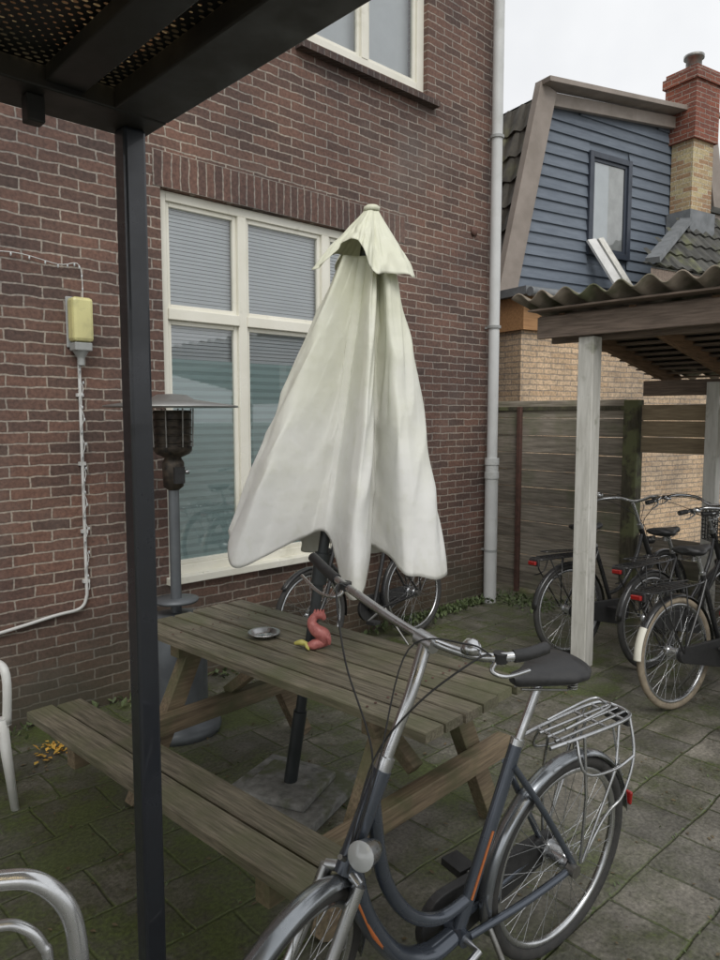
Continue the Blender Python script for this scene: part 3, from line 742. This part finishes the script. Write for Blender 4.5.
    for y in (-.03,0,.03): mb.tube([(.12,y,rz),(-.325+e,y,rz)],.005,rack,6)
    for x in (.1,-.1,-.27+e): mb.tube([(x,-.062,rz),(x,.062,rz)],.005,rack,6)
    for sy in (-1,1):
        mb.tube([(.02,sy*.065,rz),(.01,sy*.085,.60),(-.01,sy*.075,.36)],.0055,rack,6)
        mb.tube([(-.24+e,sy*.065,rz),(-.21+e,sy*.09,.66),(-.02,sy*.075,.36)],.0055,rack,6)
        mb.tube([(-.13,sy*.065,rz),(-.16,sy*.09,.64),(-.25+e,sy*.09,.62)],.0045,rack,6,sm=3)
        if mod:
            mb.tube([(-.30+e,sy*.065,rz-.0),(-.29+e,sy*.10,.68),(-.24+e,sy*.105,.56),(-.10,sy*.09,.50),(-.02,sy*.075,.36)],.0055,rack,6,sm=5)
            mb.tube([(.06,sy*.065,rz),(.05,sy*.10,.70),(-.10,sy*.105,.67),(-.29+e,sy*.10,.68)],.005,rack,6,sm=5)
    mb.tube([(.08,.035,rz+.03),(-.22+e,.035,rz+.045),(-.24+e,0,rz+.045),(-.22+e,-.035,rz+.045),(.08,-.035,rz+.03)],.0045,rack,6,sm=4)
    mb.obj('rack',E)
    mb=MB(); mb.box((-.365+e,-.035,rz-.04),(-.342+e,.035,rz-.012),M_red); mb.box((-.342+e,-.05,rz-.05),(-.325+e,.05,rz),M_plastic)
    if mod:
        mb.box((-.385,-.02,.40),(-.372,.02,.45),M_red)
    mb.obj('tail_light',E,bevel=.006)
    mb=MB(); mb.tube([(.36,.03,.28),(.34,.10,.16),(.30,.20,.0)],.009,M_dull,8); 
    mb.tube([(.02,.055,.345),(.02,.085,.345)],.022,M_dull,10)
    mb.obj('kickstand',E)
    if basket:
        mb=MB(); mb.M=S; bc=axis(.95)+V((.22,0,0))
        x0,x1,y0,y1,z0,z1=bc.x-.13,bc.x+.13,-.18,.18,.80,1.04
        for i in range(9):
            f=i/8; zc=z0+(z1-z0)*f; e=.02*f
            mb.tube([(x0-e,y0-e,zc),(x1+e,y0-e,zc),(x1+e,y1+e,zc),(x0-e,y1+e,zc)],.0035,M_plastic,5,closed=True)
        for i in range(12):
            f=i/11
            for yy,s_ in ((y0,-1),(y1,1)): mb.tube([(x0+(x1-x0)*f,yy,z0),(x0+(x1-x0)*f,yy+s_*.02,z1)],.003,M_plastic,5)
            for xx,s_ in ((x0,-1),(x1,1)): mb.tube([(xx,y0+(y1-y0)*f,z0),(xx+s_*.02,y0+(y1-y0)*f,z1)],.003,M_plastic,5)
            mb.tube([(x0+(x1-x0)*f,y0,z0),(x0+(x1-x0)*f,y1,z0)],.0025,M_plastic,5)
        mb.obj('basket',E)
    return E

fb=[(-4.12,-3.225,1.19),(-4.205,-3.205,1.185),(-4.275,-3.13,1.18),(-4.305,-3.01,1.195),(-4.305,-2.88,1.22),(-4.295,-2.72,1.26),(-4.28,-2.58,1.295),(-4.25,-2.45,1.33)]
bicycle('bicycle',T(-3.68,-2.99,0)@RZ(174.3)@RX(-4.5),frame=M_frame,fend=M_ffend,steer=22,bars=fb,rack=M_chrome,style='modern',sad_z=1.045,sadx=.165,fscale=1.2)
bicycle('bicycle.001',T(-.98,-1.46,0)@RZ(-14)@RX(-3),steer=10,sad_z=.97)
bicycle('bicycle.002',T(-1.38,-2.42,0)@RZ(-12)@RX(-3),tyre=M_tanrub,steer=-15,fendtip=M_white)
bicycle('bicycle.003',T(-1.36,-2.90,0)@RZ(-10)@RX(-3),steer=-5,rack=M_chrome,fendtip=M_white)
bicycle('bicycle.004',T(-1.41,-.30,0)@RZ(180)@RX(5),steer=5,style='herenfiets',sad_z=.95)
bicycle('bicycle.005',T(-.80,-1.99,0)@RZ(-10)@RX(-3),steer=-20,basket=True)

# ------------------------------------------------------------------ wooden shelter (right)
SH=empty('wooden_carport',T(-1.104,-1.625,0))
mb=MB()
mb.box((-.06,-.06,0),(.055,.055,2.32),M_wpost)
mb.box((-.06,-2.9,0),(.055,-2.79,2.32),M_wpost)
mb.box((1.40,-.34,0),(1.50,-.24,2.05),M_wpost); mb.box((1.40,-2.9,0),(1.50,-2.8,2.05),M_wpost)
mb.obj('posts',SH,bevel=.006)
mb=MB()
mb.box((-.10,-3.4,2.325),(-.061,.36,2.475),M_fascia)
mb.box((.056,-3.4,2.30),(.10,.34,2.45),M_fascia)
mb.box((1.52,-3.4,1.95),(1.57,.34,2.08),M_fascia)
mb.obj('beams',SH,bevel=.004)
mb=MB()
for k in range(7):
    y=.20-k*.52
    mb.beam((-.055,y,2.50-.05),(1.9,y,2.08),.05,.10,M_rafter)
mb.obj('rafters',SH,bevel=.003)
mb=MB(); sl=-.205
for k in range(14):
    x=-.12+k*.15; z=2.542+sl*(x+.25)
    mb.beam((x,-3.45,z),(x,.38,z),.147,.012,M_fascia)
mb.obj('roof_boards',SH)
mb=MB(); rows=[]
for i in range(2):
    x=-.26 if i==0 else 2.05
    rows.append([(x+.012*math.sin(k*.21),.47-k*.0177,2.595+sl*(x+.25)+.030*math.sin(k*.0177/.19*2*PI)+.004*math.sin(k*.13)) for k in range(228)])
mb.grid(rows,M_corr,True); mb.obj('corrugated_roof',SH,solid=.009)

# ------------------------------------------------------------------ fence
F=empty('wooden_fence',T(.45,0,0))
mb=MB()
z=.04; k=0
while z<1.80:
    hgt=.172; o_=(k%2)*.008; mb.box((-.012-o_,-1.12,z),(.014-o_,.30,z+hgt-.006),M_fence); z+=hgt; k+=1
mb.box((-.03,-1.12,1.83),(.03,.30,1.87),M_fpost)
mb.obj('boards',F,bevel=.004)
mb=MB()
z=1.46
for k in range(3): mb.box((-.012,-3.2,z),(.014,-1.27,z+.134),M_fence2); z+=.14
for k in range(4): mb.box((-.012,-3.2,.05+k*.17),(.014,-1.27,.05+k*.17+.163),M_fence)
mb.obj('tan_boards',F,bevel=.003)
mb=MB(); mb.box((-.07,-1.26,0),(.05,-1.13,1.92),M_fpost); mb.box((-.065,-.05,0),(-.022,-.005,1.87),M_rust)
mb.box((-.07,-3.3,0),(.05,-3.2,1.9),M_fpost)
mb.obj('posts',F,bevel=.006)

# ------------------------------------------------------------------ neighbour house
a2=V((.981,-.193,0)).normalized(); b2=V((.193,.981,0)).normalized()
NM=Matrix(((a2.x,b2.x,0,3.11),(a2.y,b2.y,0,.564),(0,0,1,0),(0,0,0,1)))
N=empty('clad_house',NM)
ZA,ZB=5.52,5.80
def xl(z): return -1.83+(z-3.15)/(ZA-3.15)*.60
def xr(z): return 2.6-(z-3.15)/(ZB-3.15)*.72
mb=MB(); z=3.15
bh=.135
while z<ZB:
    z1=z+bh
    zz1=min(z1,ZB)
    segs=[(xl(z+.05),xr(z+.05))]
    if z1>3.80 and z<5.08: segs=[(xl(z+.05),-.38),(.38,xr(z+.05))]
    if z>ZA-.12:
        xc=-1.23+(z1-ZA)/(ZB-ZA)*3.11
        segs=[(max(xl(min(z,ZA)),xc),xr(z))]
    for a,b_ in segs:
        if b_-a<.05: continue
        mb.add([(a,-.032,z),(b_,-.032,z),(b_,-.008,zz1),(a,-.008,zz1),(a,-.004,z),(b_,-.004,z)],[(0,1,2,3),(0,4,5,1)],M_clap)
    z=z1
mb.obj('cladding',N,recalc=False)
mb=MB()
mb.add([(-1.83,0,0),(2.6,0,0),(2.6,0,3.15),(1.88,0,ZB),(-1.23,0,ZA),(-1.83,0,3.15)],[(0,1,2,3,4,5)],M_clap)
mb.add([(-1.83,0,0),(-1.83,9,0),(-1.83,9,3.15),(-1.83,0,3.15)],[(0,1,2,3)],M_ybrick)
mb.add([(2.6,0,0),(2.6,9,0),(2.6,9,3.15),(2.6,0,3.15)],[(0,1,2,3)],M_ybrick)
mb.add([(-1.83,9,0),(2.6,9,0),(2.6,9,3.15),(1.88,9,ZB),(-1.23,9,ZA),(-1.83,9,3.15)],[(0,1,2,3,4,5)],M_clap)
mb.add([(-1.23,0,ZA+.02),(1.88,0,ZB+.02),(1.88,9,ZB+.02),(-1.23,9,ZA+.02)],[(0,1,2,3)],M_lead)
mb.obj('walls',N,recalc=False)
def pantiles(mb,O,Uv,Vv,W0,W1,Lw,mat,tw=.235,th=.32,left=None,amp=.028,step=.035):
    O=V(O);Uv=V(Uv).normalized();Vv=V(Vv).normalized();Nn=Uv.cross(Vv).normalized()
    if Nn.z<0 : Nn=-Nn
    for r in range(int(Lw/th)+1):
        v0=r*th; v1=min((r+1)*th+.03,Lw)
        if v0>=Lw-.01: break
        nT0=int(math.floor((W0 if left is None else left((v0+v1)/2))/tw)); nT1=int(W1/tw)
        for c in range(nT0,nT1):
            ra=[];rb=[];rc=[]; j=random.uniform(-.004,.004); ju=random.uniform(-.004,.004)
            for k in range(9):
                ph=k/8; u=(c+ph*1.04)*tw+ju
                hh=amp*(math.sin(ph*2*PI)+.35*math.sin(ph*4*PI))+.006*ph
                ra.append(O+Uv*u+Vv*v0+Nn*hh); rb.append(O+Uv*u+Vv*v1+Nn*(hh+step+j)); rc.append(O+Uv*u+Vv*v1+Nn*(hh+step-.022+j))
            mb.grid([ra,rb],mat,True); mb.grid([rb,rc],mat,False)
mb=MB()
sv=V((-.60,0,-(ZA-3.15))); pantiles(mb,(-1.23,0,ZA),(0,1,0),sv,0.02,8.9,2.5,M_tile)
sv2=V((.72,0,-(ZB-3.15))); pantiles(mb,(1.88,0,ZB),(0,1,0),sv2,0.02,8.9,2.7,M_tile)
mb.add([(-1.83,0.02,3.15),(-1.23,0.02,ZA),(-1.23,8.9,ZA),(-1.83,8.9,3.15)],[(0,1,2,3)],M_tile)
mb.add([(2.60,0.02,3.15),(1.88,0.02,ZB),(1.88,8.9,ZB),(2.6,8.9,3.15)],[(0,1,2,3)],M_tile)
mb.obj('mansard_tiles',N,recalc=False)
mb=MB()
mb.beam((-1.86,-.10,3.05),(-1.24,-.10,ZA+.06),.10,.27,M_barge,up=(1,0,0))
mb.beam((-1.36,-.16,ZA+.08),(2.0,-.16,ZB+.10),.24,.06,M_barge)
mb.beam((-1.16,-.08,ZA-.04),(1.86,-.08,ZB-.045),.06,.15,M_barge)
mb.beam((1.90,-.10,ZB+.05),(2.62,-.10,3.15),.10,.26,M_barge,up=(1,0,0))
mb.obj('bargeboards',N,bevel=.006)
mb=MB()
for a,b_,c,d_ in ((-.40,-.33,3.80,5.06),(.33,.40,3.80,5.06),(-.33,.33,4.99,5.06),(-.33,.33,3.80,3.87)): mb.box((a,-.06,c),(b_,.03,d_),M_winframe)
for a,b_,c,d_ in ((-.33,-.29,3.87,4.99),(.29,.33,3.87,4.99),(-.29,.29,4.95,4.99),(-.29,.29,3.87,3.91)): mb.box((a,-.035,c),(b_,.02,d_),M_winframe)
mb.obj('window_frame',N,bevel=.004)
mb=MB(); mb.add([(-.29,-.02,3.91),(.29,-.02,3.91),(.29,-.02,4.95),(-.29,-.02,4.95)],[(0,1,2,3)],M_glass); mb.obj('window_glass',N,recalc=False)
mb=MB(); mb.box((-.29,-.010,3.91),(.0,-.006,4.95),M_slat); mb.box((.0,-.012,3.91),(.29,-.008,4.95),M_render); mb.obj('curtain',N)
mb=MB(); mb.box((1.22,-.36,2.9),(1.66,-.04,5.42),M_cbrick2); mb.obj('chimney_lower',N)
mb=MB(); mb.box((1.18,-.40,5.42),(1.70,.06,6.34),M_cbrick); mb.box((1.15,-.43,6.16),(1.73,.09,6.28),M_cbrick); mb.obj('chimney_upper',N)
mb=MB(); mb.box((1.15,-.40,3.9),(1.70,-.041,4.50),M_lead); mb.lathe([(.10,0),(.10,.20),(.13,.20),(.13,.24),(.0,.27)],M_dull,T(1.44,-.17,6.34),18); mb.obj('chimney_flue',N)
mb=MB(); mb.box((-1.95,-.50,-.05),(6.5,-.02,2.72),M_ybrick); mb.obj('extension_wall',N)
mb=MB(); mb.box((-1.98,-.56,2.722),(.0,-.02,3.08),M_ply); mb.box((.002,-.56,2.722),(6.5,-.02,3.08),M_fascia); mb.obj('fascia',N)
mb=MB(); mb.box((-2.05,-.66,3.082),(6.5,-.02,3.17),M_lead); mb.tube([(-2.05,-.72,3.10),(6.5,-.72,3.10)],.05,M_lead,12); mb.obj('gutter_and_flat_roof',N)
mb=MB()
dv=V((0,-.80,-1.08)); Lw=dv.length
def lf(v): return 1.75-(2.01)*(v/Lw)
pantiles(mb,(0,-.10,4.60),(1,0,0),dv,0,6,Lw,M_tile2,tw=.21,th=.26,left=lf,amp=.016,step=.028)
mb.add([(1.72,-.11,4.58),(6,-.11,4.58),(6,-.91,3.50),(-.3,-.91,3.50)],[(0,1,2,3)],M_tile2)
mb.beam((1.72,-.10,4.66),(-.30,-.92,3.58),.16,.07,M_lead)
mb.beam((1.6,-.10,4.66),(6,-.10,4.66),.18,.08,M_tile2)
mb.add([(-.3,-.90,3.17),(6,-.90,3.17),(6,-.90,3.50),(-.3,-.90,3.50)],[(0,1,2,3)],M_fascia)
mb.obj('lean_to_roof',N,recalc=False)
PL=empty('leaning_planks',NM@T(-.32,-.5,3.17))
mb=MB(); mb.beam((.12,-.02,0.02),(-.06,.42,.80),.15,.03,M_render,up=(0,-1,0)); mb.beam((.32,-.02,.02),(.12,.43,.84),.10,.03,M_wpost,up=(0,-1,0)); mb.obj('planks',PL)

# ------------------------------------------------------------------ weeds, petals, litter
def leafmesh(name,items,mat):
    mb=MB()
    for (x,y,z,s,az,tl) in items:
        A=T(x,y,z)@RZ(az)@RX(tl)
        mb.add([(0,0,0),(s*.3,s*.45,s*.06),(0,s,0),(-s*.3,s*.45,s*.06)],[(0,1,2,3)],mat,False,A)
    return mb.obj(name,recalc=False)
it=[]
for k in range(900):
    x=random.uniform(-4.6,-.1) if random.random()<.45 else random.uniform(-1.3,-.1)
    y=-abs(random.gauss(0,.07))-.01
    it.append((x,y,random.uniform(0,.03),random.uniform(.02,.07),random.uniform(0,360),random.uniform(20,80)))
for k in range(350):
    it.append((random.gauss(.1,.15),random.gauss(-.35,.25),0,random.uniform(.02,.06),random.uniform(0,360),random.uniform(10,75)))
for k in range(1800):
    x=random.uniform(-5,.3); y=random.uniform(-3.6,-.1)
    if mnoise.noise(V((x*1.3,y*1.3,0)))<-.05: continue
    if random.random()<.3: x=round(x/.3)*.3+random.gauss(0,.008)
    else: y=round(y/.3)*.3+random.gauss(0,.008)
    it.append((x,y,0,random.uniform(.006,.02),random.uniform(0,360),random.uniform(10,70)))
leafmesh('weeds',it,M_leaf)
it=[]
for k in range(40): 
    it.append((-4.37+random.gauss(0,.045),-.42+random.gauss(0,.04),random.uniform(.005,.04),random.uniform(.02,.06),random.uniform(0,360),random.uniform(-10,50)))
leafmesh('fallen_orange_petals',it,M_petal)
it=[]
for k in range(700):
    it.append((random.uniform(-5,-.5),random.uniform(-3.4,-.05),.004,random.uniform(.008,.03),random.uniform(0,360),random.uniform(-8,20)))
leafmesh('leaf_litter',it,M_litter)

# ------------------------------------------------------------------ world, sun, camera
w=bpy.data.worlds.new('World'); scene.world=w; w.use_nodes=True; t=w.node_tree; t.nodes.clear()
o=t.nodes.new('ShaderNodeOutputWorld'); bg=t.nodes.new('ShaderNodeBackground'); sk=t.nodes.new('ShaderNodeTexSky'); sk.sky_type='NISHITA'; sk.sun_disc=False
el,az=math.radians(48),math.radians(215)
sk.sun_elevation=el; sk.sun_rotation=az; sk.dust_density=3; sk.air_density=1
hs=t.nodes.new('ShaderNodeHueSaturation'); hs.inputs['Saturation'].default_value=.1; t.links.new(sk.outputs[0],hs.inputs['Color'])
tc=t.nodes.new('ShaderNodeTexCoord'); cn=noise(t,tc.outputs['Generated'],2.2,5)
cl=mixrgb(t,rng(t,cn,.3,.7),(7.4,7.55,7.8),(9.2,9.3,9.4))
t.links.new(mixrgb(t,.85,hs.outputs[0],cl),bg.inputs[0]); bg.inputs[1].default_value=.122
t.links.new(bg.outputs[0],o.inputs[0])
s=bpy.data.lights.new('sun','SUN'); s.energy=1.45; s.angle=math.radians(30); s.color=(1,.97,.93)
so=bpy.data.objects.new('sun',s); COL.objects.link(so)
dirv=V((math.sin(az)*math.cos(el),math.cos(az)*math.cos(el),math.sin(el)))
so.rotation_euler=dirv.to_track_quat('Z','Y').to_euler()
cam=bpy.data.cameras.new('camera'); co=bpy.data.objects.new('camera',cam); COL.objects.link(co)
cam.sensor_fit='VERTICAL'; cam.sensor_height=36; cam.sensor_width=27; cam.lens=27.0; cam.clip_start=.05; cam.clip_end=1000
co.location=(-5.69,-4.21,1.78); co.rotation_euler=(math.radians(84.9),0,math.radians(-43.08))
scene.camera=co
scene.view_settings.view_transform='Standard'; scene.view_settings.look='None'; scene.view_settings.exposure=0
